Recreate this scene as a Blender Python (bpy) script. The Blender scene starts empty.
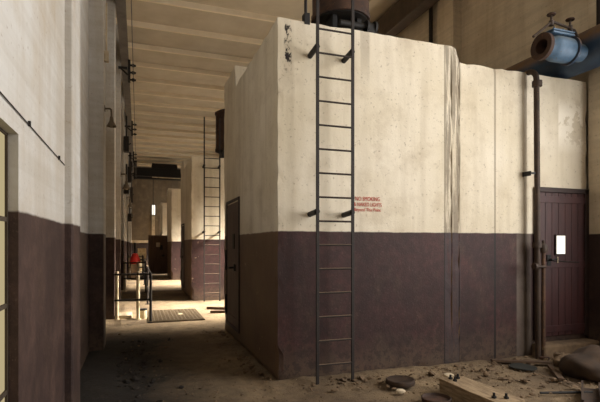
import bpy, bmesh, math, random
from mathutils import Vector, Matrix, noise
random.seed(7)
S = bpy.context.scene
COL = S.collection
PI = math.pi

# ------------------------------------------------------------------ helpers
def lin(r, g, b):
    f = lambda c: (c/255/12.92) if c/255 <= .04045 else ((c/255+.055)/1.055)**2.4
    return (f(r), f(g), f(b), 1)

def box(bm, x0, x1, y0, y1, z0, z1):
    v = [bm.verts.new(p) for p in ((x0,y0,z0),(x1,y0,z0),(x1,y1,z0),(x0,y1,z0),(x0,y0,z1),(x1,y0,z1),(x1,y1,z1),(x0,y1,z1))]
    for f in ((0,3,2,1),(4,5,6,7),(0,1,5,4),(1,2,6,5),(2,3,7,6),(3,0,4,7)):
        bm.faces.new([v[i] for i in f])
    return v

def prism(bm, pts, axis, a, b):
    """polygon pts (2D) extruded along axis from a to b"""
    def P(p, t):
        if axis == 'x': return (t, p[0], p[1])
        if axis == 'y': return (p[0], t, p[1])
        return (p[0], p[1], t)
    A = [bm.verts.new(P(p, a)) for p in pts]; B = [bm.verts.new(P(p, b)) for p in pts]
    n = len(pts)
    bm.faces.new(A); bm.faces.new(list(reversed(B)))
    for i in range(n):
        bm.faces.new((A[i], B[i], B[(i+1)%n], A[(i+1)%n]))
    bmesh.ops.recalc_face_normals(bm, faces=bm.faces[:])

def tube(bm, pts, r, n=12, cap=True):
    pts = [Vector(p) for p in pts]
    rings = []
    prevN = None
    for i, p in enumerate(pts):
        if i == 0: t = pts[1]-p
        elif i == len(pts)-1: t = p-pts[i-1]
        else: t = (pts[i+1]-p).normalized()+(p-pts[i-1]).normalized()
        t.normalize()
        if prevN is None:
            a = Vector((0,0,1)) if abs(t.z) < .9 else Vector((1,0,0))
            N = t.cross(a).normalized()
        else:
            N = (prevN - t*prevN.dot(t)).normalized()
        prevN = N
        B = t.cross(N)
        rr = r[i] if isinstance(r, (list,tuple)) else r
        k = 1.0
        if 0 < i < len(pts)-1:
            c = (pts[i+1]-p).normalized().dot(t); k = 1/max(c,.6)
        rings.append([bm.verts.new(p + (N*math.cos(2*PI*j/n)+B*math.sin(2*PI*j/n))*rr*k) for j in range(n)])
    for a, b in zip(rings, rings[1:]):
        for j in range(n):
            bm.faces.new((a[j], a[(j+1)%n], b[(j+1)%n], b[j])).smooth = True
    if cap:
        bm.faces.new(list(reversed(rings[0]))); bm.faces.new(rings[-1])
    bmesh.ops.recalc_face_normals(bm, faces=bm.faces[:])

def arc(c, r, a0, a1, plane, n=6):
    out = []
    for i in range(n+1):
        a = a0+(a1-a0)*i/n
        u, v = r*math.cos(a), r*math.sin(a)
        out.append({'yz': (c[0], c[1]+u, c[2]+v), 'xz': (c[0]+u, c[1], c[2]+v), 'xy': (c[0]+u, c[1]+v, c[2])}[plane])
    return out

def lathe(bm, prof, mat4=Matrix.Identity(4), n=28, smooth=True):
    """prof: list of (r,z) around local z"""
    rings = []
    for r, z in prof:
        if r < 1e-5:
            rings.append([bm.verts.new(mat4 @ Vector((0,0,z)))])
        else:
            rings.append([bm.verts.new(mat4 @ Vector((r*math.cos(2*PI*j/n), r*math.sin(2*PI*j/n), z))) for j in range(n)])
    for a, b in zip(rings, rings[1:]):
        if len(a) == 1 and len(b) == 1: continue
        for j in range(n):
            if len(a) == 1: f = bm.faces.new((a[0], b[j], b[(j+1)%n]))
            elif len(b) == 1: f = bm.faces.new((a[j], b[0], a[(j+1)%n]))
            else: f = bm.faces.new((a[j], a[(j+1)%n], b[(j+1)%n], b[j]))
            f.smooth = smooth
    bmesh.ops.recalc_face_normals(bm, faces=bm.faces[:])

def obj(name, bm, m, parent=None, bevel=0, seg=2, sharp=True):
    me = bpy.data.meshes.new(name); bm.to_mesh(me); bm.free()
    me.materials.append(m)
    o = bpy.data.objects.new(name, me); COL.objects.link(o)
    if parent: o.parent = parent
    if bevel:
        b = o.modifiers.new('bevel', 'BEVEL'); b.width = bevel; b.segments = seg; b.limit_method = 'ANGLE'; b.angle_limit = math.radians(40)
    if any(p.use_smooth for p in me.polygons) and sharp:
        me.set_sharp_from_angle(angle=math.radians(42))
    return o

def tag(o, label, cat, group=None, kind=None):
    o['label'] = label; o['category'] = cat
    if group: o['group'] = group
    if kind: o['kind'] = kind
    return o

def empty(name, loc, label, cat, group=None, rz=0):
    o = bpy.data.objects.new(name, None); COL.objects.link(o)
    o.location = loc; o.rotation_euler = (0,0,rz); o.empty_display_size = .1
    return tag(o, label, cat, group)

def struct(name, bm, m, bevel=0):
    o = obj(name, bm, m, None, bevel); o['kind'] = 'structure'; return o

def copy_tree(o, parent=None):
    c = o.copy(); COL.objects.link(c)
    if parent: c.parent = parent
    for ch in list(o.children): copy_tree(ch, c)
    return c

def B(): return bmesh.new()

def rock(rx, ry, rz, seed, rough=.25, sub=3, flat=0):
    bm = bmesh.new()
    bmesh.ops.create_icosphere(bm, subdivisions=sub, radius=1)
    off = Vector((seed*3.1, seed*1.7, seed*.9))
    for v in bm.verts:
        n = noise.noise(v.co*1.3+off)*rough + noise.noise(v.co*3.5+off)*rough*.35
        v.co *= 1+n
        v.co = Vector((v.co.x*rx, v.co.y*ry, v.co.z*rz))
        if v.co.z < -rz*.55: v.co.z = -rz*.55
    zmin = min(v.co.z for v in bm.verts)
    for v in bm.verts: v.co.z -= zmin
    for f in bm.faces: f.smooth = (sub >= 3)
    return bm

# ------------------------------------------------------------------ materials
class NT:
    def __init__(s, name):
        s.m = bpy.data.materials.new(name); s.m.use_nodes = True
        s.t = s.m.node_tree; s.t.nodes.clear()
        s.out = s.n('ShaderNodeOutputMaterial'); s.b = s.n('ShaderNodeBsdfPrincipled')
        s.t.links.new(s.b.outputs[0], s.out.inputs[0])
        s.pos = s.n('ShaderNodeNewGeometry').outputs['Position']
    def n(s, t): return s.t.nodes.new(t)
    def link(s, a, b): s.t.links.new(a, b)
    def val(s, inp, v):
        if hasattr(v, 'links') or hasattr(v, 'is_linked'): s.link(v, inp)
        else: inp.default_value = v
    def math(s, op, a, b=0.0, clamp=False):
        n = s.n('ShaderNodeMath'); n.operation = op; n.use_clamp = clamp
        s.val(n.inputs[0], a); s.val(n.inputs[1], b); return n.outputs[0]
    def mapping(s, src, scale):
        n = s.n('ShaderNodeMapping'); s.link(src, n.inputs[0]); n.inputs['Scale'].default_value = scale; return n.outputs[0]
    def noise(s, scale, detail=4, rough=.55, vec=None, stretch=None):
        v = vec or s.pos
        if stretch: v = s.mapping(v, stretch)
        n = s.n('ShaderNodeTexNoise'); s.link(v, n.inputs['Vector'])
        n.inputs['Scale'].default_value = scale; n.inputs['Detail'].default_value = detail; n.inputs['Roughness'].default_value = rough
        return n.outputs['Fac']
    def ramp(s, fac, lo, hi, a=0.0, b=1.0):
        n = s.n('ShaderNodeMapRange'); n.clamp = True
        s.link(fac, n.inputs[0])
        for i, v in zip((1,2,3,4), (lo,hi,a,b)): n.inputs[i].default_value = v
        return n.outputs[0]
    def mix(s, fac, a, b, blend='MIX'):
        n = s.n('ShaderNodeMix'); n.data_type = 'RGBA'; n.blend_type = blend
        s.val(n.inputs[0], fac); s.val(n.inputs[6], a); s.val(n.inputs[7], b); return n.outputs[2]
    def xyz(s, v=None):
        n = s.n('ShaderNodeSeparateXYZ'); s.link(v or s.pos, n.inputs[0]); return n.outputs
    def bump(s, h, strength=.3, dist=.01):
        n = s.n('ShaderNodeBump'); n.inputs['Strength'].default_value = strength; n.inputs['Distance'].default_value = dist
        s.link(h, n.inputs['Height']); s.link(n.outputs[0], s.b.inputs['Normal'])
    def fin(s, col, rough=.8, metal=0.0):
        s.val(s.b.inputs['Base Color'], col); s.val(s.b.inputs['Roughness'], rough); s.val(s.b.inputs['Metallic'], metal)
        return s.m

CREAM = lin(224, 214, 195); CREAM2 = lin(196, 176, 140); WHITE = lin(197, 195, 191)
MAROON = lin(72, 42, 40); MAROON2 = lin(50, 30, 29); GREYBR = lin(82, 62, 50)

def two_tone(name, hi, hi2, lo, lo2, line=1.652, boards=False, cell=False):
    k = NT(name); X, Y, Z = k.xyz()
    big = k.ramp(k.noise(.9, 5), .38, .66)
    streak = k.ramp(k.noise(3.2, 5, .6, stretch=(1.6,1.6,.16)), .46, .72)
    fine = k.noise(28, 6, .65)
    up = k.mix(big, hi, hi2)
    up = k.mix(k.math('MULTIPLY', streak, .32), up, lin(150,130,100))
    up = k.mix(k.ramp(fine, .60, .70, 0, .6), up, lin(130,114,94))
    up = k.mix(k.ramp(k.noise(2.6, 6, .65), .5, .72, 0, .4), up, lin(168,150,124))
    # small chips of lost paint
    chips = k.ramp(k.noise(9, 8, .75), .69, .72)
    up = k.mix(k.math('MULTIPLY', chips, .75), up, lin(92,78,66))
    if boards:
        bd = k.ramp(k.noise(2.2, 3, .5, stretch=(1,.12,7)), .38, .62)
        up = k.mix(k.math('MULTIPLY', bd, .22), up, lin(150,138,120))
    low = k.mix(k.ramp(k.noise(1.7, 5), .35, .65), lo, lo2)
    low = k.mix(k.ramp(k.noise(5.5, 7, .7, stretch=(1,1,.4)), .52, .70, 0, .55), low, GREYBR)
    low = k.mix(k.ramp(k.noise(14, 7, .72), .69, .73, 0, .5), low, lin(150,130,116))
    low = k.mix(k.ramp(k.noise(40, 3, .6, stretch=(1,1,.15)), .68, .74, 0, .22), low, lin(126,104,94))
    low = k.mix(k.ramp(k.noise(9, 8, .75), .44, .62, .5, 0), low, lin(34,22,20))
    low = k.mix(k.ramp(k.noise(60, 4, .7), .60, .68, 0, .35), low, lin(112,92,82))
    # ground dust splashed on the foot of the wall
    dustn = k.math('ADD', Z, k.math('MULTIPLY', k.noise(4, 5), .5))
    low = k.mix(k.ramp(dustn, .28, .72, .7, 0), low, lin(90, 74, 60))
    low = k.mix(k.math('MULTIPLY', k.ramp(dustn, .5, 1.3, .5, 0), k.ramp(k.noise(13, 8, .75), .5, .56)), low, lin(30, 22, 20))
    if cell:
        # dark drip stain beside the joint, and pale repair below it
        def band(c, a, b_):
            return k.math('MULTIPLY', k.ramp(c, a, a+.02), k.ramp(c, b_-.02, b_, 1, 0))
        wob = k.math('ADD', X, k.math('MULTIPLY', k.noise(2.5, 4, .6, stretch=(1,1,.5)), .05))
        drip = k.math('MULTIPLY', band(wob, 3.60, 3.86), k.ramp(k.noise(26, 6, .7, stretch=(1,1,.05)), .40, .52))
        up = k.mix(k.math('MULTIPLY', drip, .7), up, lin(104, 92, 78))
        low = k.mix(k.math('MULTIPLY', drip, .4), low, lin(58, 54, 58))
        d2 = k.math('MULTIPLY', band(wob, 2.44, 2.58), k.ramp(Z, 3.3, 3.75))
        up = k.mix(k.math('MULTIPLY', d2, .35), up, lin(120, 108, 96))
        pp = k.math('MULTIPLY', k.math('MULTIPLY', band(X, 5.42, 5.9), k.math('MULTIPLY', k.ramp(Z, 2.75, 3.0), k.ramp(Z, 3.3, 3.55, 1, 0))), k.ramp(k.noise(5, 6, .65), .47, .50))
        up = k.mix(k.math('MULTIPLY', pp, .8), up, lin(244, 236, 220))
        # vertical joints between the cast panels
        for jx, w in ((4.357, .016), (4.86, .02), (3.585, .008)):
            jm = k.math('LESS_THAN', k.math('ABSOLUTE', k.math('SUBTRACT', X, jx)), w)
            up = k.mix(k.math('MULTIPLY', jm, .5), up, lin(96, 80, 62)); low = k.mix(k.math('MULTIPLY', jm, .95), low, lin(30, 22, 20))
        # lighter strip of bare render left of the door
        st = k.math('MULTIPLY', band(X, 4.70, 4.96), k.ramp(k.noise(3, 5, .6), .3, .55, .3, .8))
        low = k.mix(st, low, lin(104, 92, 82))
        # flaking along the arris: dark chips high up, pale spalls lower
        ar = band(X, 1.50, 1.60)
        chz = k.math('MULTIPLY', k.ramp(Z, 3.35, 3.5), k.math('MULTIPLY', k.ramp(Z, 3.93, 3.96, 1, 0), k.math('LESS_THAN', Y, 6.0)))
        ch = k.math('MULTIPLY', k.math('MULTIPLY', ar, chz), k.ramp(k.noise(17, 6, .7, stretch=(1,1,.6)), .50, .56))
        up = k.mix(ch, up, lin(44, 38, 36))
        a2 = k.math('MULTIPLY', k.math('LESS_THAN', X, 1.54), k.ramp(k.noise(7, 4, .6), .66, .69))
        low = k.mix(k.math('MULTIPLY', a2, .8), low, lin(170, 148, 124))
    if cell:   # warm bounce light painted into the lower side wall facing the corridor
        nx = k.xyz(k.n('ShaderNodeNewGeometry').outputs['Normal'])[0]
        low = k.mix(k.math('MULTIPLY', k.math('LESS_THAN', nx, -.6), k.ramp(k.noise(1.4, 5), .3, .7, .45, .85)), low, lin(122, 98, 74))
    edge = k.math('ADD', Z, k.math('MULTIPLY', k.math('SUBTRACT', k.noise(6, 5), .5), .02))
    sel = k.ramp(edge, line-.006, line+.006)
    col = k.mix(sel, low, up)
    h = k.math('ADD', k.math('MULTIPLY', k.noise(5, 6, .6), .7), k.math('MULTIPLY', k.noise(45, 5, .6), .3))
    k.bump(h, .35, .02)
    r = k.ramp(sel, 0, 1, .68, .88); k.b.inputs['Specular IOR Level'].default_value = .35
    return k.fin(col, r)

def plain(name, c1, c2, rough=.8, scale=4, metal=0.0, speck=None, stretch=None, bump=.25, bd=.008, dust=None, dr=(.35, .9)):
    k = NT(name)
    tc = k.n('ShaderNodeTexCoord').outputs['Object']
    f = k.ramp(k.noise(scale, 6, .6, vec=tc, stretch=stretch), .34, .66)
    c = k.mix(f, c1, c2)
    if speck: c = k.mix(k.ramp(k.noise(scale*5, 6, .7, vec=tc), .60, .66, 0, .8), c, speck)
    if dust:   # settled dust on upward surfaces
        nz = k.xyz(k.n('ShaderNodeNewGeometry').outputs['Normal'])[2]
        c = k.mix(k.math('MULTIPLY', k.ramp(nz, *dr), k.ramp(k.noise(9, 5, .6, vec=tc), .25, .6, .45, .95)), c, dust)
    k.bump(k.noise(scale*6, 5, .6, vec=tc, stretch=stretch), bump, bd)
    return k.fin(c, rough, metal)

def emit(name, col, strength):
    k = NT(name)
    e = k.n('ShaderNodeEmission'); e.inputs[0].default_value = col; e.inputs[1].default_value = strength
    k.link(e.outputs[0], k.out.inputs[0]); return k.m

M_CELL = two_tone('cell_paint', CREAM, lin(210,198,174), MAROON, MAROON2, cell=True)
M_WALL = two_tone('wall_paint', WHITE, lin(181,175,166), lin(80,60,53), lin(58,42,38), boards=True)
M_RIGHT = two_tone('board_marked_wall', lin(216,203,180), lin(194,178,152), lin(66,48,42), lin(54,38,34), boards=True)
M_CEIL = plain('ceiling_paint', lin(200,188,166), lin(184,170,146), .9, 1.2)
M_RIB = plain('lit_rib', lin(236,222,196), lin(224,208,180), .9, 2)  # paler than the slab: light on the rib faces put into the colour
M_STEEL = plain('dark_steel', lin(40,31,26), lin(27,21,18), .7, 9, .1, speck=lin(66,45,32))
M_RUNG = plain('dusty_rung', lin(48,37,30), lin(34,26,22), .8, 9, 0, dust=lin(120,98,76))
M_BLACK = plain('black_steel', lin(26,22,20), lin(17,15,14), .65, 8, .1)
M_GIRD = plain('girder_grey', lin(112,105,98), lin(88,82,76), .75, 3)
M_DGIRD = plain('girder_dark', lin(84,70,56), lin(64,52,42), .8, 3)
M_RUST = plain('rusty_iron', lin(74,50,36), lin(48,33,26), .8, 7, .1, speck=lin(112,70,40))
M_RUSTP = plain('brown_pipe', lin(70,54,42), lin(48,36,28), .65, 8, .2, speck=lin(116,78,46))
M_ORANGE = plain('orange_rust_pipe', lin(96,66,44), lin(62,44,32), .7, 8, .1, speck=lin(170,110,60))
M_BLUE = plain('blue_valve_paint', lin(84,112,138), lin(58,84,108), .55, 5, 0, speck=lin(88,76,62), dust=lin(120,124,120))
M_DBLUE = plain('dark_blue_pipe', lin(44,70,96), lin(32,50,72), .55, 4, 0, speck=lin(60,56,52), dust=lin(112,84,54), dr=(-.1, .35))
M_DOOR = plain('maroon_door', lin(70,36,35), lin(54,28,28), .55, 5, speck=lin(52,30,28), stretch=(3,3,.5))
M_DOOR2 = plain('dusty_brown_door', lin(92,72,58), lin(70,50,43), .7, 4, stretch=(3,3,.4))
M_FRAME = plain('dark_frame', lin(52,34,30), lin(38,25,23), .65, 5)
M_WOOD = plain('old_timber', lin(160,138,108), lin(112,92,68), .85, 6, 0, stretch=(6,1,6), speck=lin(112,88,62))
M_WOODD = plain('dark_timber', lin(92,70,50), lin(66,50,36), .9, 6, 0, stretch=(6,1,6))
M_STONE = plain('rubble_stone', lin(122,100,76), lin(84,68,52), .95, 7)
M_SACK = plain('brown_boulder', lin(66,49,34), lin(42,31,22), .95, 4)
M_PALE = plain('pale_plaster', lin(205,190,165), lin(170,152,124), .9, 6)
M_RED = plain('red_paint', lin(206,44,36), lin(172,34,28), .5, 5)
M_WPOST = plain('pale_post_paint', lin(206,192,160), lin(168,150,118), .7, 6)
M_GRATE = plain('grating_plate', lin(96,78,52), lin(74,60,42), .85, 30, .1, speck=lin(130,108,74), bump=.8, bd=.02)
M_TEXT = plain('red_stencil_paint', lin(172,52,44), lin(186,74,62), .8, 20)
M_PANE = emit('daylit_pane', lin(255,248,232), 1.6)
M_DIMP = emit('left_pane', lin(228,208,160), .62)
M_LAMP = plain('weathered_lamp_metal', lin(126,112,94), lin(92,80,66), .7, 12)
M_DARKGL = plain('dark_glass', lin(16,14,14), lin(12,11,11), .8, 4)

def floor_mat():
    k = NT('dusty_floor'); X, Y, Z = k.xyz()
    c = k.mix(k.ramp(k.noise(.8, 6), .34, .66), lin(150,128,98), lin(98,80,60))
    c = k.mix(k.ramp(k.noise(5, 7, .68), .45, .68, 0, .7), c, lin(82,66,48))
    c = k.mix(k.ramp(k.noise(34, 6, .7), .60, .66, 0, .8), c, lin(56,44,34))
    c = k.mix(k.ramp(k.noise(22, 6, .7), .68, .71, 0, .7), c, lin(196,176,146))
    # black cinders along the left wall, spread wider to paint in a shaded band
    n = k.math('ADD', X, k.math('MULTIPLY', k.math('SUBTRACT', k.noise(1.6, 6, .65), .5), 1.5))
    cm = k.math('MULTIPLY', k.ramp(n, .1, 1.0, 1, 0), k.ramp(Y, 7.8, 8.8, 1, 0))
    c = k.mix(k.math('MULTIPLY', cm, .95), c, k.mix(k.ramp(k.noise(40, 5, .7), .60, .68), lin(20,16,12), lin(70,58,45)))
    h = k.math('ADD', k.math('MULTIPLY', k.noise(6, 7, .65), .6), k.math('MULTIPLY', k.noise(48, 6, .7), .4))
    k.bump(h, 1.0, .05)
    return k.fin(c, .92)
M_FLOOR = floor_mat()

# ------------------------------------------------------------------ camera
cam = bpy.data.cameras.new('camera'); co = bpy.data.objects.new('camera', cam); COL.objects.link(co)
co.location = (0, 0, 1.5); co.rotation_euler = (PI/2, 0, -math.radians(19.14))
cam.sensor_width = 36; cam.lens = 28; cam.shift_y = .0733; cam.clip_start = .02
S.camera = co

# ------------------------------------------------------------------ room shell
XL, XR, YB, YF, ZC = -.63, 6.15, -4.5, 37.0, 7.5
def slab_y(bm, x0, x1, ya, yb, za, zb, holes):
    """wall slab running along y with rectangular holes (y0,y1,z0,z1)"""
    ys = sorted({ya, yb, *[h[0] for h in holes], *[h[1] for h in holes]}); zs = sorted({za, zb, *[h[2] for h in holes], *[h[3] for h in holes]})
    for a, b in zip(ys, ys[1:]):
        for c, d in zip(zs, zs[1:]):
            if any(h[0] <= a and b <= h[1] and h[2] <= c and d <= h[3] for h in holes): continue
            box(bm, x0, x1, a, b, c, d)

bm = B()
slab_y(bm, -.90, -.5, YB, 3.73, 0, ZC, [(.95, 2.36, .1, 1.99), (-3.9, -.6, .8, 6.0)])
box(bm, -.90, XL, 3.73, YF, 0, ZC)
struct('wall_left', bm, M_WALL)
CELLY = [4.87, 12.77, 20.67, 28.57]
gaps = [(c+4.1, c+7.5) for c in CELLY]
RW = [(-1.4, 3.5, 1.2, 6.0)] + [(a, b, .9, 5.6) for a, b in gaps]
bm = B(); slab_y(bm, XR, XR+.3, YB, YF, 0, ZC, RW); struct('wall_right', bm, M_RIGHT)
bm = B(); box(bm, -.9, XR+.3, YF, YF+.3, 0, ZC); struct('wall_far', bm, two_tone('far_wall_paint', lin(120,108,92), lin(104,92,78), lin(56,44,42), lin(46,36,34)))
bm = B(); box(bm, -.9, XR+.3, YB-.3, YB, 0, ZC)
struct('wall_back', bm, plain('dark_back_wall', lin(110,92,74), lin(84,70,56), .9, 2))  # unseen wall, given a dark finish to cut bounced light

# floor: fine grid, gently uneven, banked up with dirt against the cell
bm = B()
def fgrid(x0, x1, y0, y1, step):
    nx, ny = int(round((x1-x0)/step)), int(round((y1-y0)/step)); g = []
    for j in range(ny+1):
        row = []
        for i in range(nx+1):
            x = x0+(x1-x0)*i/nx; y = y0+(y1-y0)*j/ny
            z = noise.noise(Vector((x*1.1, y*1.1, 0)))*.018 + noise.noise(Vector((x*5, y*5, 3)))*.008 + noise.noise(Vector((x*13, y*13, 7)))*.006
            if x > 1.3 and y < 4.9:
                z += .05*math.exp(-((y-4.87)/.28)**2)*(.7+.8*noise.noise(Vector((x*2.2, 1, 0))))
            if y < 7.5: z += .05*math.exp(-((x+.5)/.35)**2)
            if 8.6 < y: z *= .25
            row.append(bm.verts.new((x, y, z)))
        g.append(row)
    for j in range(ny):
        for i in range(nx):
            bm.faces.new((g[j][i], g[j][i+1], g[j+1][i+1], g[j+1][i])).smooth = True
fgrid(-.9, 6.45, 1.2, 13.2, .06)
for p in ((-.9,6.45,YB-.3,1.2),(-.9,6.45,13.2,YF+.3)):
    v = [bm.verts.new(q) for q in ((p[0],p[2],-.001),(p[1],p[2],-.001),(p[1],p[3],-.001),(p[0],p[3],-.001))]; bm.faces.new(v)
struct('floor', bm, M_FLOOR)

# ceiling: precast trough slabs with downstand ribs across the hall
bm = B(); box(bm, -.9, XR+.3, YB-.3, YF+.3, ZC, ZC+.2)
box(bm, 5.2, 6.15, YB, YF, ZC-.22, ZC)
struct('ceiling', bm, M_CEIL)
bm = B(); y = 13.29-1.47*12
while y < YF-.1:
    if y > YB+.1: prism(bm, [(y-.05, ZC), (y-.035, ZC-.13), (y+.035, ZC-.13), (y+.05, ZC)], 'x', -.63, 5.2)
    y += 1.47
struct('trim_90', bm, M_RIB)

# pilasters
n = 1
for i in range(-2, 11):
    y = 3.73+3.2*i
    if -3.2 < y < YF and not (.6 < y < 2.6):
        bm = B(); box(bm, -.64, -.445, y, y+.46, 0, ZC)
        struct('trim_%d' % n, bm, M_WALL, .012); n += 1
for i in range(-2, 10):
    y = 4.35+3.46*i
    if any(a-.4 < y < b for a, b in gaps): continue
    if -3.8 < y < 3.6: continue
    bm = B(); box(bm, 5.95, XR+.01, y, y+.5, 0, ZC); struct('trim_%d' % n, bm, M_RIGHT, .012); n += 1
# horizontal rail on far wall
bm = B(); box(bm, XL, XR, YF-.08, YF, 1.66, 1.86); struct('trim_%d' % n, bm, M_PALE); n += 1

# windows (frames in the openings)
def win_frame(bm, x, y0, y1, z0, z1, ny, nz, t=.05, w=.03):
    for i in range(ny+1):
        yy = y0+(y1-y0)*i/ny; box(bm, x-w, x+w, yy-t/2, yy+t/2, z0, z1)
    for j in range(nz+1):
        zz = z0+(z1-z0)*j/nz; box(bm, x-w*.8, x+w*.8, y0, y1, zz-t/2, zz+t/2)
bm = B(); win_frame(bm, -.550, .95, 2.36, .1, 1.99, 3, 5, .02, .01); w1 = struct('window_1', bm, plain('window_timber', lin(70,58,44), lin(52,42,32), .7, 5))
bm = B(); box(bm, -.557, -.551, .95, 2.36, .1, 1.99); p = obj('pane', bm, M_DIMP, w1)
for i, (a, b, c, d) in enumerate(RW):
    bm = B(); win_frame(bm, XR+.15, a, b, c, d, 4, 5); struct('window_%d' % (i+2), bm, M_FRAME)
bm = B(); win_frame(bm, -.75, -3.9, -.6, .8, 6.0, 4, 5); struct('window_7', bm, M_FRAME)
bm = B(); box(bm, .98, 1.24, YF-.05, YF, 3.75, 4.55); w = struct('window_8', bm, M_FRAME)
bm = B(); box(bm, 1.0, 1.22, YF-.06, YF-.051, 3.78, 4.52); obj('pane', bm, M_PANE, w)
bm = B(); box(bm, .98, 1.2, YF-.12, YF, 1.86, 3.75); struct('trim_91', bm, M_PALE)

# ------------------------------------------------------------------ transformer cells
def make_cell():
    root = empty('concrete_cell', (0, CELLY[0], 0), '', 'concrete cell')
    bm = B()
    H1, H2, H3 = 3.98, 3.79, 4.31
    x0, xm, x1 = 1.432, 3.80, 5.95
    prism(bm, [(0,0),(3.34,0),(3.34,H3),(2.36,H3),(2.34,H1-.03),(2.28,H1),(0,H1)], 'x', x0, xm-.11)
    # rounded shoulder where the taller half stops
    prism(bm, [(xm-.11,0),(xm,0),(xm,H2+.05),(xm-.012,H2+.11),(xm-.045,H1-.02),(xm-.11,H1-.004)], 'y', 0, 3.34)
    box(bm, xm, x1, 0, 3.34, 0, H2)
    bmesh.ops.recalc_face_normals(bm, faces=bm.faces[:])
    for ax, lo, hi, st in ((0, 1.5, 5.9, .11), (1, .1, 3.3, .16), (2, .08, 4.3, .11)):
        t = lo
        while t < hi:
            p = [0,0,0]; nn = [0,0,0]; p[ax] = t; nn[ax] = 1
            bmesh.ops.bisect_plane(bm, geom=bm.verts[:]+bm.edges[:]+bm.faces[:], plane_co=p, plane_no=nn); t += st
    cen = Vector((3.6, 1.67, 1.9)); mv = {}
    for e in bm.edges:
        if len(e.link_faces) == 2 and e.calc_face_angle(0) > 1.0:
            for v_ in e.verts: mv[v_] = 1
    for v_ in mv:
        a = max(0, noise.noise(v_.co*5)+.15)*.022 + max(0, noise.noise(v_.co*17))*.02
        if abs(v_.co.x-1.432) < .02 and v_.co.z < .3: a += .02
        v_.co += (cen-v_.co).normalized()*a
    obj('cell_wall', bm, M_CELL, root)
    # left-hand door in the side wall
    d = make_door(False); d.parent = root; d.location = (1.432, 2.51, .2); d.rotation_euler = (0,0,-PI/2)
    # front door at the right end
    d = make_door(True); d.parent = root; d.location = (5.47, 0, .24)
    return root

def make_door(front):
    """door local: x along the leaf (centred), y = 0 wall plane, -y outwards, z up from sill. returned as mesh 'door' with sub-parts"""
    w, h = (.47, 2.03) if front else (.52, 2.02)
    bm = B()
    # leaf with vertical boards and ledges
    nb = 7
    for i in range(nb):
        a = -w+.06 + (2*w-.12)*i/nb; b = -w+.06 + (2*w-.12)*(i+1)/nb
        box(bm, a+.003, b-.003, -.02, .0, .03, h-.06)
    box(bm, -w+.06, w-.06, -.012, .0, .03, h-.06)
    for zz in (.08, .95, h-.2):
        box(bm, -w+.06, w-.06, -.03, -.018, zz, zz+.09)
    if not front:
        for v_ in bm.verts: v_.co.y *= .45
    d = obj('door', bm, M_DOOR if front else M_DOOR2, None, .003)
    bm = B(); fy, fw = (-.045, .06) if front else (-.02, .04)
    box(bm, -w-.005, -w+fw, fy, .0, 0, h); box(bm, w-fw , w+.005, fy, .0, 0, h); box(bm, -w-.005, w+.005, fy, .0, h-fw, h+.005)
    if not front: box(bm, -w-.005, w+.005, fy, .0, -.02, .03)
    obj('door_frame', bm, M_FRAME, d, .006)
    if front:
        bm = B(); box(bm, -.135, .04, -.045, -.02, 1.125, 1.40); 
        f = obj('viewing_window', bm, M_FRAME, d, .003)
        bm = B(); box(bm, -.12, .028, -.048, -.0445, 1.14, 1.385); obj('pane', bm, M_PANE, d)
        bm = B(); tube(bm, [(-.24,-.02,1.06),(-.24,-.08,1.06)], .014); tube(bm, [(-.25,-.08,1.06),(-.15,-.085,1.075)], .011); box(bm, -.275, -.205, -.035, -.02, .98, 1.13)
        obj('handle', bm, M_BLACK, d, .002)
        bm = B(); box(bm, -.10, -.085, -.04, -.03, 1.02, 1.10); obj('notice_tag', bm, M_PALE, d)
        bm = B(); tube(bm, [(-.16,-.033,1.045),(.3,-.033,1.02)], .008); obj('latch_bar', bm, M_STEEL, d)
    else:
        bm = B(); box(bm, .08, .22, -.026, -.018, 1.24, 1.47); obj('slot_window', bm, M_DARKGL, d, .003)
        bm = B(); box(bm, .18, .30, -.04, -.02, .90, 1.0); tube(bm, [(.24,-.03,.95),(.24,-.10,.95)], .016); tube(bm, [(.26,-.10,.95),(.12,-.10,.94)], .014)
        obj('latch', bm, M_BLACK, d, .002)
        for zz in (.3, 1.05):
            bm = B(); tube(bm, [(-w+.03,-.026,zz-.17),(-w+.03,-.026,zz+.17)], .014); obj('hinge', bm, M_BLACK, d)
    return d

cell = make_cell()
cell['label'] = 'nearest cream and maroon concrete cell with the red stencilled notice and ladder'
cells = [cell]
LBL = [None, 'cream and maroon concrete cell second along the corridor, ladder on its front',
       'cream and maroon concrete cell third along the corridor, side door swung open', 'farthest concrete cell at the end of the corridor']
for i in (1,2,3):
    c = copy_tree(cell); c.location = (-.08, CELLY[i], 0); c.scale = (1, 1, .975); c['label'] = LBL[i]; cells.append(c)
for c in cells: c['group'] = 'row of concrete cells'
# third cell: side door stands open across the corridor
for ch in cells[2].children:
    if ch.name.startswith('door') and abs(ch.location.x-1.432) < .01:
        ch.location = (1.0, 3.0, .06); ch.rotation_euler = (0,0,0)
        for g in list(ch.children):
            if g.name.startswith('door_frame'): bpy.data.objects.remove(g)
        bm = B(); box(bm, -.09, .09, -.035, -.02, 1.38, 1.6); obj('padlock_plate', bm, M_PALE, ch, .01)

# concrete sill under the front door, chipped
bm = B(); box(bm, 4.96, 5.95, 4.66, 4.875, 0, .2)
tag(obj('door_sill', bm, M_STONE, None, .03), 'dusty concrete step below the maroon plank door', 'step')

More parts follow.
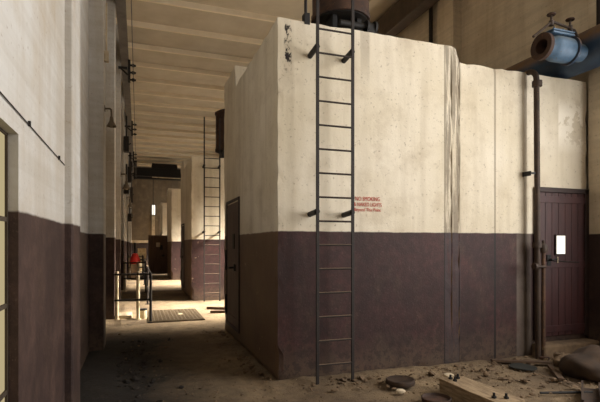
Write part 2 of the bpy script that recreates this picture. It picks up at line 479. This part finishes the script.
# ------------------------------------------------------------------ ladders
def make_ladder(top):
    root = empty('wall_ladder', (1.805, 4.63, 0), '', 'ladder')
    w = .412
    for x in (0, w):
        bm = B(); box(bm, x-.017, x+.017, -.010, .010, 0, top); obj('rail', bm, M_STEEL, root, .003)
    z = .217
    while z < 3.9:
        bm = B(); tube(bm, [(0,0,z),(w,0,z)], .011, 8); obj('rung', bm, M_RUNG, root)
        z += .2563
    for zb in (1.86, 3.62):
        for x in (0, w):
            bm = B(); tube(bm, [(x,.005,zb),(x,.24,zb-.02)], .030, 10)
            obj('bracket', bm, M_BLACK, root)
    return root
lad = make_ladder(4.9)
lad['label'] = 'tall dark steel ladder fixed to the front of the nearest cell'; lad['group'] = 'ladders on the cells'
l2 = copy_tree(lad); l2.location = (1.66, 12.53, 0); l2['label'] = 'dark steel ladder on the front of the second cell along the corridor'

# ------------------------------------------------------------------ drums and fittings on the cell roofs
def make_drum():
    root = empty('oil_conservator_drum', (2.37, 5.30, 3.98), '', 'drum')
    bm = B(); lathe(bm, [(0,.30),(.30,.30),(.335,.27),(.365,.27),(.365,.33),(.35,.35),(.35,.80),(.36,.82),(.35,.84),(.35,1.30),(.375,1.31),(.375,1.36),(.28,1.42),(0,1.44)])
    obj('drum_shell', bm, M_RUST, root)
    bm = B(); lathe(bm, [(0,.262),(.335,.262),(.335,.27),(0,.27)]); obj('drum_base', bm, M_BLACK, root)
    for dx in (-.16, .16):
        bm = B(); box(bm, dx-.03, dx+.03, -.2, .24, 0, .263); obj('support', bm, M_BLACK, root, .004)
    return root
drum = make_drum(); drum['label'] = 'rusty brown drum standing on the nearest cell behind the ladder'; drum['group'] = 'drums on the cell roofs'
d2 = copy_tree(drum); d2.location = (2.42, 13.2, 3.87); d2['label'] = 'dark drum on the roof of the second cell along the corridor'

# pipe stub with valve beside the drum on the roof edge
bm = B(); tube(bm, [(2.2,4.94,4.07),(2.66,4.94,4.07)], .035); lathe(bm, [(0,-.05),(.075,-.05),(.075,-.025),(.05,-.02),(.05,.05),(.075,.055),(.075,.08),(0,.08)], Matrix.Translation((2.58,4.94,4.07)) @ Matrix.Rotation(PI/2,4,'Y'))
box(bm, 2.53, 2.63, 4.89, 4.99, 3.98, 4.05)
tag(obj('drain_valve', bm, M_BLACK), 'black drain pipe with valve lying on the cell top beside the drum', 'valve')
# post with foot at roof edge
r = empty('guard_post', (1.775, 4.92, 3.95), 'thin dark upright post at the roof edge left of the ladder', 'post')
bm = B(); tube(bm, [(0,0,0),(0,0,1.1)], .018, 8); obj('upright', bm, M_STEEL, r)
bm = B(); box(bm, -.032, .032, -.055, .04, .0, .13); obj('foot', bm, M_BLACK, r, .004)

# ------------------------------------------------------------------ red notice
r = empty('painted_notice', (2.288, 4.865, 1.945), 'red stencilled no smoking notice on the cream wall right of the ladder', 'notice')
def text(body, x, z, size, width):
    cu = bpy.data.curves.new('text', 'FONT'); cu.body = body; cu.size = size; cu.extrude = .0008; cu.offset = 0
    t = bpy.data.objects.new('text', cu); COL.objects.link(t)
    bpy.context.view_layer.update()
    me = bpy.data.meshes.new_from_object(t)
    wx = max(v.co.x for v in me.vertices)-min(v.co.x for v in me.vertices)
    me.transform(Matrix.Diagonal((width/wx, 1, 1, 1)))
    bpy.data.objects.remove(t)
    me.materials.append(M_TEXT)
    o = bpy.data.objects.new('text_line', me); COL.objects.link(o)
    o.parent = r; o.location = (x, -.0012, z); o.rotation_euler = (PI/2,0,0)
text('NO SMOKING', .072, .068, .066, .315)
text('& NAKED LIGHTS', .055, .004, .062, .36)
text('Beyond This Point', .06, -.054, .055, .34)

# ------------------------------------------------------------------ blue pipe, valve and small pipes at right
r = empty('blue_main_pipe', (5.60, 4.87, 4.06), 'big dark blue pipe along the right wall on top of the cell', 'pipe')
bm = B(); tube(bm, [(0,-3.2,0),(0,3.4,0)], .25, 36); obj('pipe_body', bm, M_DBLUE, r)
for yy in (-.95,):
    bm = B(); tube(bm, [(0,yy,0),(0,yy+.06,0)], .315, 36); obj('flange', bm, M_DBLUE, r, .006)
    
v = empty('blue_valve', (5.21, 4.48, 3.96), 'light blue valve with open rusty flange on the big pipe', 'valve')
RY = Matrix.Rotation(-PI/2, 4, 'Y')      # local z -> -x
bm = B(); lathe(bm, [(.11,-.16),(.11,.0),(.135,.02),(.15,.06),(.155,.12),(.155,.28),(.14,.34),(.11,.38),(.11,.455),(.105,.455)], RY); obj('valve_body', bm, M_BLUE, v)
bm = B(); lathe(bm, [(.10,.45),(.162,.45),(.162,.50),(.105,.50),(.09,.49),(.09,.32),(0,.32)], RY); obj('flange', bm, M_RUST, v)
bm = B(); lathe(bm, [(.0,.02),(.175,.02),(.175,.05),(0,.05)], RY); obj('flange', bm, M_DBLUE, v)
bm = B(); box(bm, -.40, -.05, -.10, .10, .15, .175); box(bm, -.40, -.05, -.10, .10, .185, .205); obj('bonnet_plate', bm, M_BLUE, v, .006)
for xx in (-.37, -.225, -.08):
    for yy in (-.08, .08):
        bm = B(); tube(bm, [(xx,yy,.145),(xx,yy,.225)], .011, 8); obj('bolt', bm, M_DBLUE, v)
pts = [(-.62,.0,.10),(-.40,.0,.27),(-.33,.0,.33),(-.28,0,.33),(-.05,0,.30),(.05,0,.28),(.11,0,.20),(.12,0,.05)]
bm = B(); tube(bm, pts, .016, 8); obj('bypass_pipe', bm, M_RUSTP, v)
for xx, zz in ((-.33,.31),(-.02,.295)):
    bm = B(); lathe(bm, [(0,-.03),(.03,-.03),(.03,.03),(.014,.04),(.014,.10),(.02,.10)], Matrix.Translation((xx,0,zz)), 12); vb = obj('bypass_cock', bm, M_RUSTP, v)
    bm = B(); lathe(bm, [(0,.10),(.05,.10),(.055,.11),(.05,.12),(0,.12)], Matrix.Translation((xx,0,zz)), 14); obj('handwheel', bm, M_RUST, v)

r = empty('rusty_down_pipe', (4.90, 4.73, 0), 'tall brown pipe running down the wall left of the plank door', 'pipe')
bm = B(); tube(bm, [(.03,0,0),(.0,0,3.66)] + arc((0,.13,3.66), .13, PI, PI/2, 'yz', 6)[1:] + [(0,1.2,3.79+.0)], .036, 14); obj('pipe_run', bm, M_RUSTP, r)
for zz in (3.60, 1.5): 
    bm = B(); lathe(bm, [(0,-.035),(.062,-.035),(.062,.035),(0,.035)], Matrix.Translation((.01,0,zz)), 14); obj('collar', bm, M_RUSTP, r)
bm = B(); box(bm, -.10, -.02, -.01, .01, 2.42, 2.445); box(bm, -.10, -.085, 0, .135, 2.40, 2.46); obj('wall_bracket', bm, M_BLACK, r)
r = empty('drain_cock_pipe', (4.985, 4.70, 0), 'short rust orange pipe with valve beside the tall brown pipe', 'pipe')
bm = B(); tube(bm, [(0,0,.02),(0,0,1.40)], .026, 12); obj('pipe_run', bm, M_ORANGE, r)
bm = B(); lathe(bm, [(0,1.40),(.045,1.40),(.055,1.44),(.045,1.50),(.02,1.52),(.02,1.56),(0,1.56)], n=14); obj('valve', bm, M_RUSTP, r)
bm = B(); tube(bm, [(.0,-.03,1.22),(-.07,-.05,1.22),(-.18,-.05,1.225)], .017, 10); lathe(bm, [(0,-.02),(.045,-.02),(.045,.02),(0,.02)], Matrix.Translation((-.19,-.05,1.225)) @ Matrix.Rotation(PI/2,4,'Y'), 14); obj('side_branch', bm, M_RUSTP, r)
bm = B(); lathe(bm, [(0,0),(.07,0),(.07,.05),(.03,.06),(.03,.14),(0,.14)], n=14); obj('foot', bm, M_RUST, r)

# vertical conduits on right wall
bm = B(); tube(bm, [(6.06,8.72,0),(6.06,8.72,7.1)], .045, 10); tag(obj('conduit', bm, M_STEEL), 'thin dark conduit up the right wall beyond the tall pilaster', 'conduit')
bm = B(); tube(bm, [(5.90,4.62,4.3),(5.90,4.62,7.2)], .05, 10); tag(obj('conduit', bm, M_STEEL), 'dark conduit rising from behind the big blue pipe at right', 'conduit')

# ------------------------------------------------------------------ crane beams, cable brackets
def ibeam(bm, x0, x1, z0, z1, ya, yb, t=.03):
    xm = (x0+x1)/2
    box(bm, x0, x1, ya, yb, z0, z0+t); box(bm, x0, x1, ya, yb, z1-t, z1); box(bm, xm-.015, xm+.015, ya, yb, z0+t, z1-t)
bm = B(); ibeam(bm, -.43, -.25, 6.38, 6.78, YB, YF); box(bm, -.37, -.31, YB, YF, 6.78, 6.84)
tag(obj('crane_rail_beam', bm, M_GIRD, None), 'grey crane runway beam high along the left wall', 'beam')
bm = B(); box(bm, 5.65, 5.95, YB, YF, 6.6, 7.12); tag(obj('crane_rail_beam', bm, M_DGIRD, None, .01), 'brown crane runway beam high along the right wall', 'beam')
for i, y in enumerate((13.1, 19.5, 25.9, 32.3)):
    r = empty('cable_bracket', (-.25, y, 6.3), 'dark three-pronged cable bracket under the left runway beam, %s from the camera' % ['nearest', 'second', 'third', 'farthest'][i], 'bracket', 'three-pronged cable brackets')
    bm = B(); box(bm, -.0, .06, -.03, .03, -.52, .08); tube(bm, [(-.2,0,-.15),(.0,0,-.32)], .025, 8); box(bm, -.24, -.02, -.02, .02, -.18, -.12); obj('bracket_post', bm, M_BLACK, r)
    for z in (-.06, -.25, -.44):
        bm = B(); tube(bm, [(.05,0,z),(.20,0,z)], .026, 10); lathe(bm, [(.02,-.03),(.045,-.03),(.045,.03),(.02,.03)], Matrix.Translation((.13,0,z)) @ Matrix.Rotation(PI/2,4,'Y'), 12); obj('insulator', bm, M_BLACK, r)
for i, z in enumerate((6.24, 6.05, 5.86)):
    bm = B(); tube(bm, [(-.12,YB+.1,z+.035),(-.12,YF-.1,z+.035)], .005, 8)
    tag(obj('cable', bm, M_GIRD), '%s of the three thin cables strung along the left runway beam' % ['highest', 'middle', 'lowest'][i], 'cable', 'strung cables')

# overhead crane at far end
r = empty('overhead_crane', (0, 34.2, 6.5), 'dark overhead travelling crane spanning the far end of the hall', 'crane')
for dy in (-.7, .7):
    bm = B(); box(bm, -.3, 5.9, dy-.16, dy+.16, -.32, .24); obj('bridge_girder', bm, M_BLACK, r, .01)
for x in (-.30, 5.62):
    bm = B(); box(bm, x, x+.22, -1.2, 1.2, .36, .62); obj('end_carriage', bm, M_BLACK, r, .01)
bm = B(); box(bm, .9, 2.6, -.6, .6, .24, .62); obj('trolley', bm, M_STEEL, r, .02)
bm = B(); tube(bm, [(1.0,0,-.1),(1.0,0,-3.0)], .02, 8); obj('pendant_cable', bm, M_BLACK, r)
bm = B(); tube(bm, [(.9,-.9,-.38),(4.0,-.9,-.42)], .03, 8); obj('cross_conduit', bm, M_WPOST, r)

# ------------------------------------------------------------------ left wall fittings
def make_lamp():
    r = empty('swan_neck_lamp', (-.445, 7.1, 3.42), '', 'lamp')
    bm = B(); tube(bm, [(0,0,0),(.07,0,.005),(.088,0,-.01),(.092,0,-.06),(.092,0,-.13)], .013, 8); box(bm, 0, .01, -.03, .03, -.04, .04); obj('bracket', bm, M_LAMP, r)
    bm = B(); lathe(bm, [(.02,-.11),(.026,-.14),(.028,-.17),(.062,-.235),(.066,-.25),(.058,-.245),(.024,-.18),(0,-.17)], Matrix.Translation((.092,0,0)), 18); obj('lamp_shade', bm, M_LAMP, r)
    bm = B(); lathe(bm, [(0,-.18),(.022,-.19),(.028,-.22),(.02,-.255),(0,-.26)], Matrix.Translation((.092,0,0)), 14); obj('bulb', bm, M_PALE, r)
    return r
lamp = make_lamp(); lamp['label'] = 'small swan-neck lamp with conical shade on the second left pilaster'; lamp['group'] = 'lamps on the left pilasters'
for y, lbl in ((13.55, 'swan-neck lamp on the left wall between the first two cable brackets'), (19.95, 'swan-neck lamp on the left wall past the second cable bracket'), (26.35, 'swan-neck lamp farthest along the left wall')):
    c = copy_tree(lamp); c.location = (-.445, y, 3.42); c['label'] = lbl; c.scale = (1.6,1.6,1.6)
for y, z, lbl in ((7.02, 4.12, 'small pale junction box on the second left pilaster above the swan-neck lamp'),):
    r = empty('junction_box', (-.445, y, z), lbl, 'junction box')
    bm = B(); box(bm, 0, .06, -.04, .04, -.07, .07); obj('box_body', bm, M_PALE, r, .005)
    bm = B(); tube(bm, [(.03,0,.07),(.03,0,.75)], .012, 8); obj('conduit', bm, M_PALE, r)
for y, z, h, lbl in ((16.6, 4.6, .5, 'dark fuse box on the left wall below the first cable bracket'), (23.0, 4.4, .7, 'dark fuse box on the left wall farther along'), (29.4, 4.0, .9, 'dark fuse box at the far end of the left wall'), (16.6, 3.2, .3, 'small dark switch on the left wall below the fuse box'), (23.0, 2.6, .35, 'small dark switch farther along the left wall'), (26.2, 5.4, .5, 'dark cabinet high on the left wall far down the hall')):
    r = empty('fuse_box', (-.445, y, z), lbl, 'fuse box')
    bm = B(); box(bm, 0, .16, -.15, .15, 0, h); obj('box_body', bm, M_STEEL, r, .01)
    bm = B(); tube(bm, [(.08,0,h),(.08,0,h+.7)], .025, 8); obj('conduit', bm, M_STEEL, r)
    bm = B(); tube(bm, [(.15,0,h*.5),(.22,0,h*.6)], .02, 8); obj('switch_lever', bm, M_BLACK, r)

bm = B(); tube(bm, [(-.494,-1.0,2.10),(-.494,1.2,2.085),(-.494,3.70,2.07)], .003, 8)
w = tag(obj('wall_cable', bm, M_STEEL), 'thin dark cable clipped along the near left wall above the paint line', 'cable')
for y, z in ((2.55,2.08),(3.45,2.075)):
    bm = B(); box(bm, -.5, -.488, y-.008, y+.008, z-.008, z+.016); obj('clip', bm, M_BLACK, w)

# ------------------------------------------------------------------ floor grating, railings, far equipment
bm = B(); box(bm, .2, 1.26, 9.4, 11.0, .004, .03)
g = tag(obj('floor_grating', bm, M_GRATE, None, .004), 'brown chequered steel floor plate in the corridor beside the railing', 'floor plate')
bm = B()
for i in range(14): box(bm, .22+i*.075, .24+i*.075, 9.42, 10.98, .03, .036)
for i in range(21): box(bm, .22, 1.24, 9.42+i*.077, 9.44+i*.077, .03, .036)
obj('raised_pattern', bm, M_GRATE, g)
tag(obj('scrap_of_paper', rock(.05,.05,.012,3,.3,2), M_PALE), 'small white scrap lying on the floor plate', 'scrap').location = (.84, 10.15, .035)

def make_railing():
    r = empty('guard_railing', (0, 9.5, 0), '', 'railing')
    for x, y, m in ((.23, -.05, M_STEEL), (.0, .42, M_WPOST), (-.40, .55, M_WPOST), (.23, 2.9, M_STEEL)):
        bm = B(); tube(bm, [(x,y,0),(x,y,.97)], .026 if m is M_STEEL else .036, 10); lathe(bm, [(0,0),(.06,0),(.06,.02),(0,.02)], Matrix.Translation((x,y,0)), 12); obj('post', bm, m, r)
    for z in (.94, .45):
        bm = B(); tube(bm, [(-.44,-.02,z),(.21,-.05,z),(.23,-.03,z),(.23,2.9,z)], .02, 8); obj('rail', bm, M_STEEL, r)
    return r
ra = make_railing(); ra['label'] = 'steel guard railing beside the brown floor plate, nearest in the corridor'; ra['group'] = 'guard railings in the corridor'
for y, lbl in ((15.6, 'second guard railing along the corridor, in front of the red pump'), (23.5, 'farthest guard railing along the left of the corridor')):
    c = copy_tree(ra); c.location = (0, y, 0); c['label'] = lbl
bm = B(); box(bm, -.44, -.12, 10.12, 10.6, 0, .07); tag(obj('plinth', bm, M_PALE, None, .01), 'low pale plinth by the nearest railing foot', 'plinth')
r = empty('metal_can', (.10, 10.05, 0), 'small can standing behind the nearest railing', 'can')
bm = B(); lathe(bm, [(0,0),(.075,0),(.075,.17),(.07,.17)], n=18); obj('can_body', bm, M_WPOST, r)
bm = B(); lathe(bm, [(.07,.17),(.078,.17),(.078,.2),(0,.2)], n=18); obj('lid', bm, M_BLACK, r)

r = empty('red_pump', (-.12, 21.5, 0), 'red pump casing with black spindle far down the corridor', 'pump')
bm = B(); lathe(bm, [(0,.66),(.16,.67),(.22,.74),(.20,.92),(.14,1.02),(.13,1.10),(.07,1.14),(0,1.14)], n=20); obj('casing', bm, M_RED, r)
bm = B(); tube(bm, [(0,0,1.12),(0,0,1.60)], .05, 10); obj('spindle', bm, M_BLACK, r)
bm = B(); box(bm, -.18, .18, -.18, .18, 0, .68); obj('pedestal', bm, M_STONE, r, .02)
for k, (x, y, z0, z1, m, lbl) in enumerate(((.18, 27.2, 0, .55, M_WPOST, 'low pale cabinet on the corridor floor near the open door'), (.22, 30.0, 0, 1.3, M_WPOST, 'pale cabinet standing before the far wall'))):
    r = empty('cabinet', (x, y, 0), lbl, 'cabinet')
    bm = B(); box(bm, -.25, .25, -.2, .2, .05, z1); obj('cabinet_body', bm, m, r, .01)
    bm = B(); box(bm, -.23, .23, -.19, .19, 0, .05); box(bm, -.25, .25, -.215, -.2, z1*.45, z1*.5); obj('plinth', bm, M_BLACK, r)

# ------------------------------------------------------------------ debris in the foreground
r = empty('timber_baulk', (3.05, 3.63, -.012), 'heavy squared timber baulk with bolts lying on the floor', 'timber', rz=math.radians(1))
bm = B(); box(bm, -.145, .145, -.42, .40, .0, .155)
bmesh.ops.subdivide_edges(bm, edges=bm.edges[:], cuts=5, use_grid_fill=True)
for v in bm.verts: v.co += Vector((noise.noise(v.co*9), noise.noise(v.co*9+Vector((5,0,0))), noise.noise(v.co*9+Vector((0,5,0)))))*.007
obj('beam', bm, M_WOOD, r, .006)
for x, y in ((-.06,.33),(.03,.33),(-.06,.26),(-.07,-.28),(.02,-.33)):
    bm = B(); tube(bm, [(x,y,.14),(x,y,.2)], .011, 8); lathe(bm, [(0,.15),(.022,.15),(.022,.172),(0,.172)], Matrix.Translation((x,y,0)), 6, False); obj('bolt', bm, M_BLACK, r)
def lump(name, bm, m, loc, label, cat, rot=(0,0,0), group=None):
    o = obj(name, bm, m); o.location = loc; o.rotation_euler = rot; return tag(o, label, cat, group)
bm = B(); lathe(bm, [(0,0),(.15,0),(.155,.02),(.15,.045),(.14,.05),(.12,.04),(0,.04)], n=30)
lump('iron_cover', bm, M_RUSTP, (2.63,4.33,.03), 'round rusty iron cover lying near the wall left of the timber', 'cover')
bm = B(); lathe(bm, [(0,.0),(.12,0),(.135,.02),(.14,.05),(.13,.055),(.12,.03),(0,.02)], n=30)
lump('rusty_pan', bm, M_RUST, (2.66,3.74,.01), 'round rusty pan at the bottom edge beside the timber', 'pan')
lump('boulder', rock(.36,.32,.21,8,.32,4), M_SACK, (4.93,3.92,-.02), 'big brown boulder on the floor in front of the door', 'boulder')
lump('rubble_chunk', rock(.13,.10,.10,9,.8,3), M_STONE, (4.98,4.42,.0), 'broken concrete chunk between the pipes and the boulder', 'rubble', (0,0,.5))
bm = B(); box(bm, -.032, .032, -.3, .3, 0, .03); lump('wood_plank', bm, M_WOODD, (4.53,4.10,.02), 'short brown plank on the floor left of the boulder', 'plank', (.0,.03,math.radians(-37)))
bm = B(); tube(bm, [(-.26,0,.014),(.26,0.01,.02)], .013, 8); lump('iron_rod', bm, M_BLACK, (4.03,3.52,.012), 'thin dark iron rod on the floor right of the timber', 'rod', (0,0,math.radians(-20)))
bm = B(); box(bm, -.08, .08, -.35, .35, 0, .02); box(bm, -.085, -.065, -.35, .35, 0, .09); box(bm, .065, .085, -.35, .35, 0, .09)
lump('steel_channel', bm, M_RUSTP, (4.12,3.32,.01), 'short rusty steel channel lying at the right bottom edge', 'channel', (0,0,math.radians(-50)))
bm = B()
bmesh.ops.create_circle(bm, cap_ends=True, segments=24, radius=.15)
for v in bm.verts: v.co *= 1+.25*noise.noise(v.co*8)
ext = bmesh.ops.extrude_face_region(bm, geom=bm.faces[:])
for v in [e for e in ext['geom'] if isinstance(e, bmesh.types.BMVert)]: v.co.z += .012
bmesh.ops.recalc_face_normals(bm, faces=bm.faces[:])
lump('rubber_sheet', bm, plain('dark_green_rubber', lin(42,42,36), lin(28,28,25), .7, 6), (4.36,4.40,.035), 'flat dark green rubber scrap on the floor by the wall', 'scrap')
lump('fallen_stone', rock(.05,.035,.03,2,.3,2), M_PALE, (2.49,4.10,.01), 'small white stone left of the rusty pan', 'stone')
lump('fallen_plaster', rock(.06,.05,.025,12,.4,2), M_PALE, (3.25,4.35,.04), 'white plaster flake lying behind the timber', 'plaster')
for k, (x, y, l, a, lbl) in enumerate(((1.75,10.9,.5,60,'longer wooden offcut in the sunlit gap behind the nearest cell'), (1.7,10.3,.4,80,'shorter wooden offcut in the sunlit gap behind the nearest cell'))):
    bm = B(); box(bm, -.05, .05, -l/2, l/2, 0, .05); lump('wood_offcut', bm, M_WOODD, (x,y,.01), lbl, 'offcut', (0,0,math.radians(a)))
bm = B(); box(bm, -.04, .04, -.35, .35, 0, .025); lump('wood_plank', bm, M_WOODD, (4.50,4.58,.04), 'dark lath lying at the foot of the brown pipes', 'plank', (0,.02,math.radians(62)))
bm = B(); tube(bm, [(-.3,.02,.01),(.0,0,.02),(.2,-.06,.012),(.32,-.1,.01)], .009, 8); lump('iron_rod', bm, M_BLACK, (4.75,3.50,.012), 'bent iron rod below the boulder at the right edge', 'rod')

# rubble that nobody could count
bm = B()
def bits(n, fx, fy, smin, smax):
    for _ in range(n):
        x, y = fx(), fy(); s = random.uniform(smin, smax)*random.choice((.5,.7,1,1,1.5))
        m4 = Matrix.Translation((x, y, .02+s*.2)) @ Matrix.Rotation(random.uniform(0,6.3),4,'Z') @ Matrix.Rotation(random.uniform(-.5,.5),4,'X') @ Matrix.Diagonal((s*random.uniform(.6,1.6), s, s*random.uniform(.3,.7), 1))
        r_ = bmesh.ops.create_icosphere(bm, subdivisions=1, radius=1, matrix=m4)
        for v in r_['verts']: v.co += Vector((random.uniform(-1,1), random.uniform(-1,1), random.uniform(-1,1)))*s*.22
bits(330, lambda: random.uniform(1.6,5.9), lambda: 4.82-abs(random.gauss(0,.22)), .006, .028)
bits(260, lambda: random.uniform(3.3,5.6), lambda: random.uniform(3.2,4.8), .006, .03)
bits(160, lambda: random.uniform(.6,3.4), lambda: random.uniform(3.2,4.8), .004, .016)
bmk = bm; bm = B()
bits(420, lambda: -.4+abs(random.gauss(0,.35)), lambda: random.uniform(2.8,7.6), .006, .028)
tag(obj('cinders', bm, plain('black_cinder', lin(40,32,25), lin(22,18,14), .95, 9, speck=lin(110,94,74))), 'black cinders strewn on the floor along the left wall', 'cinders', None, 'stuff')
bm = bmk
bits(120, lambda: 1.38-abs(random.gauss(0,.16)), lambda: random.uniform(4.8,8.2), .006, .025)
bits(500, lambda: random.uniform(1.0,5.8), lambda: random.uniform(3.0,4.85), .003, .010)
bits(220, lambda: random.uniform(-.3,1.4), lambda: random.uniform(4.0,8.4), .004, .014)
tag(obj('rubble', bm, M_STONE), 'scattered small rubble and grit over the dirty floor', 'rubble', None, 'stuff')

# ------------------------------------------------------------------ light
def area(name, loc, rot, sx, sy, power, col):
    l = bpy.data.lights.new(name, 'AREA'); l.shape = 'RECTANGLE'; l.size = sx; l.size_y = sy; l.energy = power; l.color = col
    o = bpy.data.objects.new(name, l); COL.objects.link(o); o.location = loc; o.rotation_euler = rot; return o
WARM = (1.0, .93, .80); NEUT = (1.0, .975, .94)
# daylight outside the window openings
area('daylight_right', (XR+.35, 1.05, 3.6), (0,PI/2,0), 4.8, 4.8, 800, NEUT)                  # faces -x
area('daylight_left', (-.95, -2.25, 3.4), (0,-PI/2,0), 5.2, 3.3, 25, NEUT)                 # faces +x
for i, (a, b) in enumerate(gaps):
    area('daylight_gap', (XR+.35, (a+b)/2, 3.25), (0,PI/2,0), 4.7, b-a, (130,120,120,170)[i], WARM)
    # brighter sky seen high through the same windows, falling on the corridor floor
    l = area('sky_gap', (XR+1.6, (a+b)/2-.4, 5.9), (0,0,0), 1.2, 1.4, (520,520,500,600)[i], WARM)
    l.data.spread = math.radians(36)
    l.rotation_euler = (Vector((1.5, (a+b)/2+.6, 0))-l.location).to_track_quat('-Z', 'Y').to_euler()
w = bpy.data.worlds.new('world'); S.world = w; w.use_nodes = True
bg = w.node_tree.nodes['Background']; bg.inputs[0].default_value = (1.0,.92,.8,1); bg.inputs[1].default_value = .25

S.view_settings.view_transform = 'Standard'; S.view_settings.look = 'None'
S.view_settings.gamma = 1; S.view_settings.use_curve_mapping = False; S.view_settings.exposure = 0
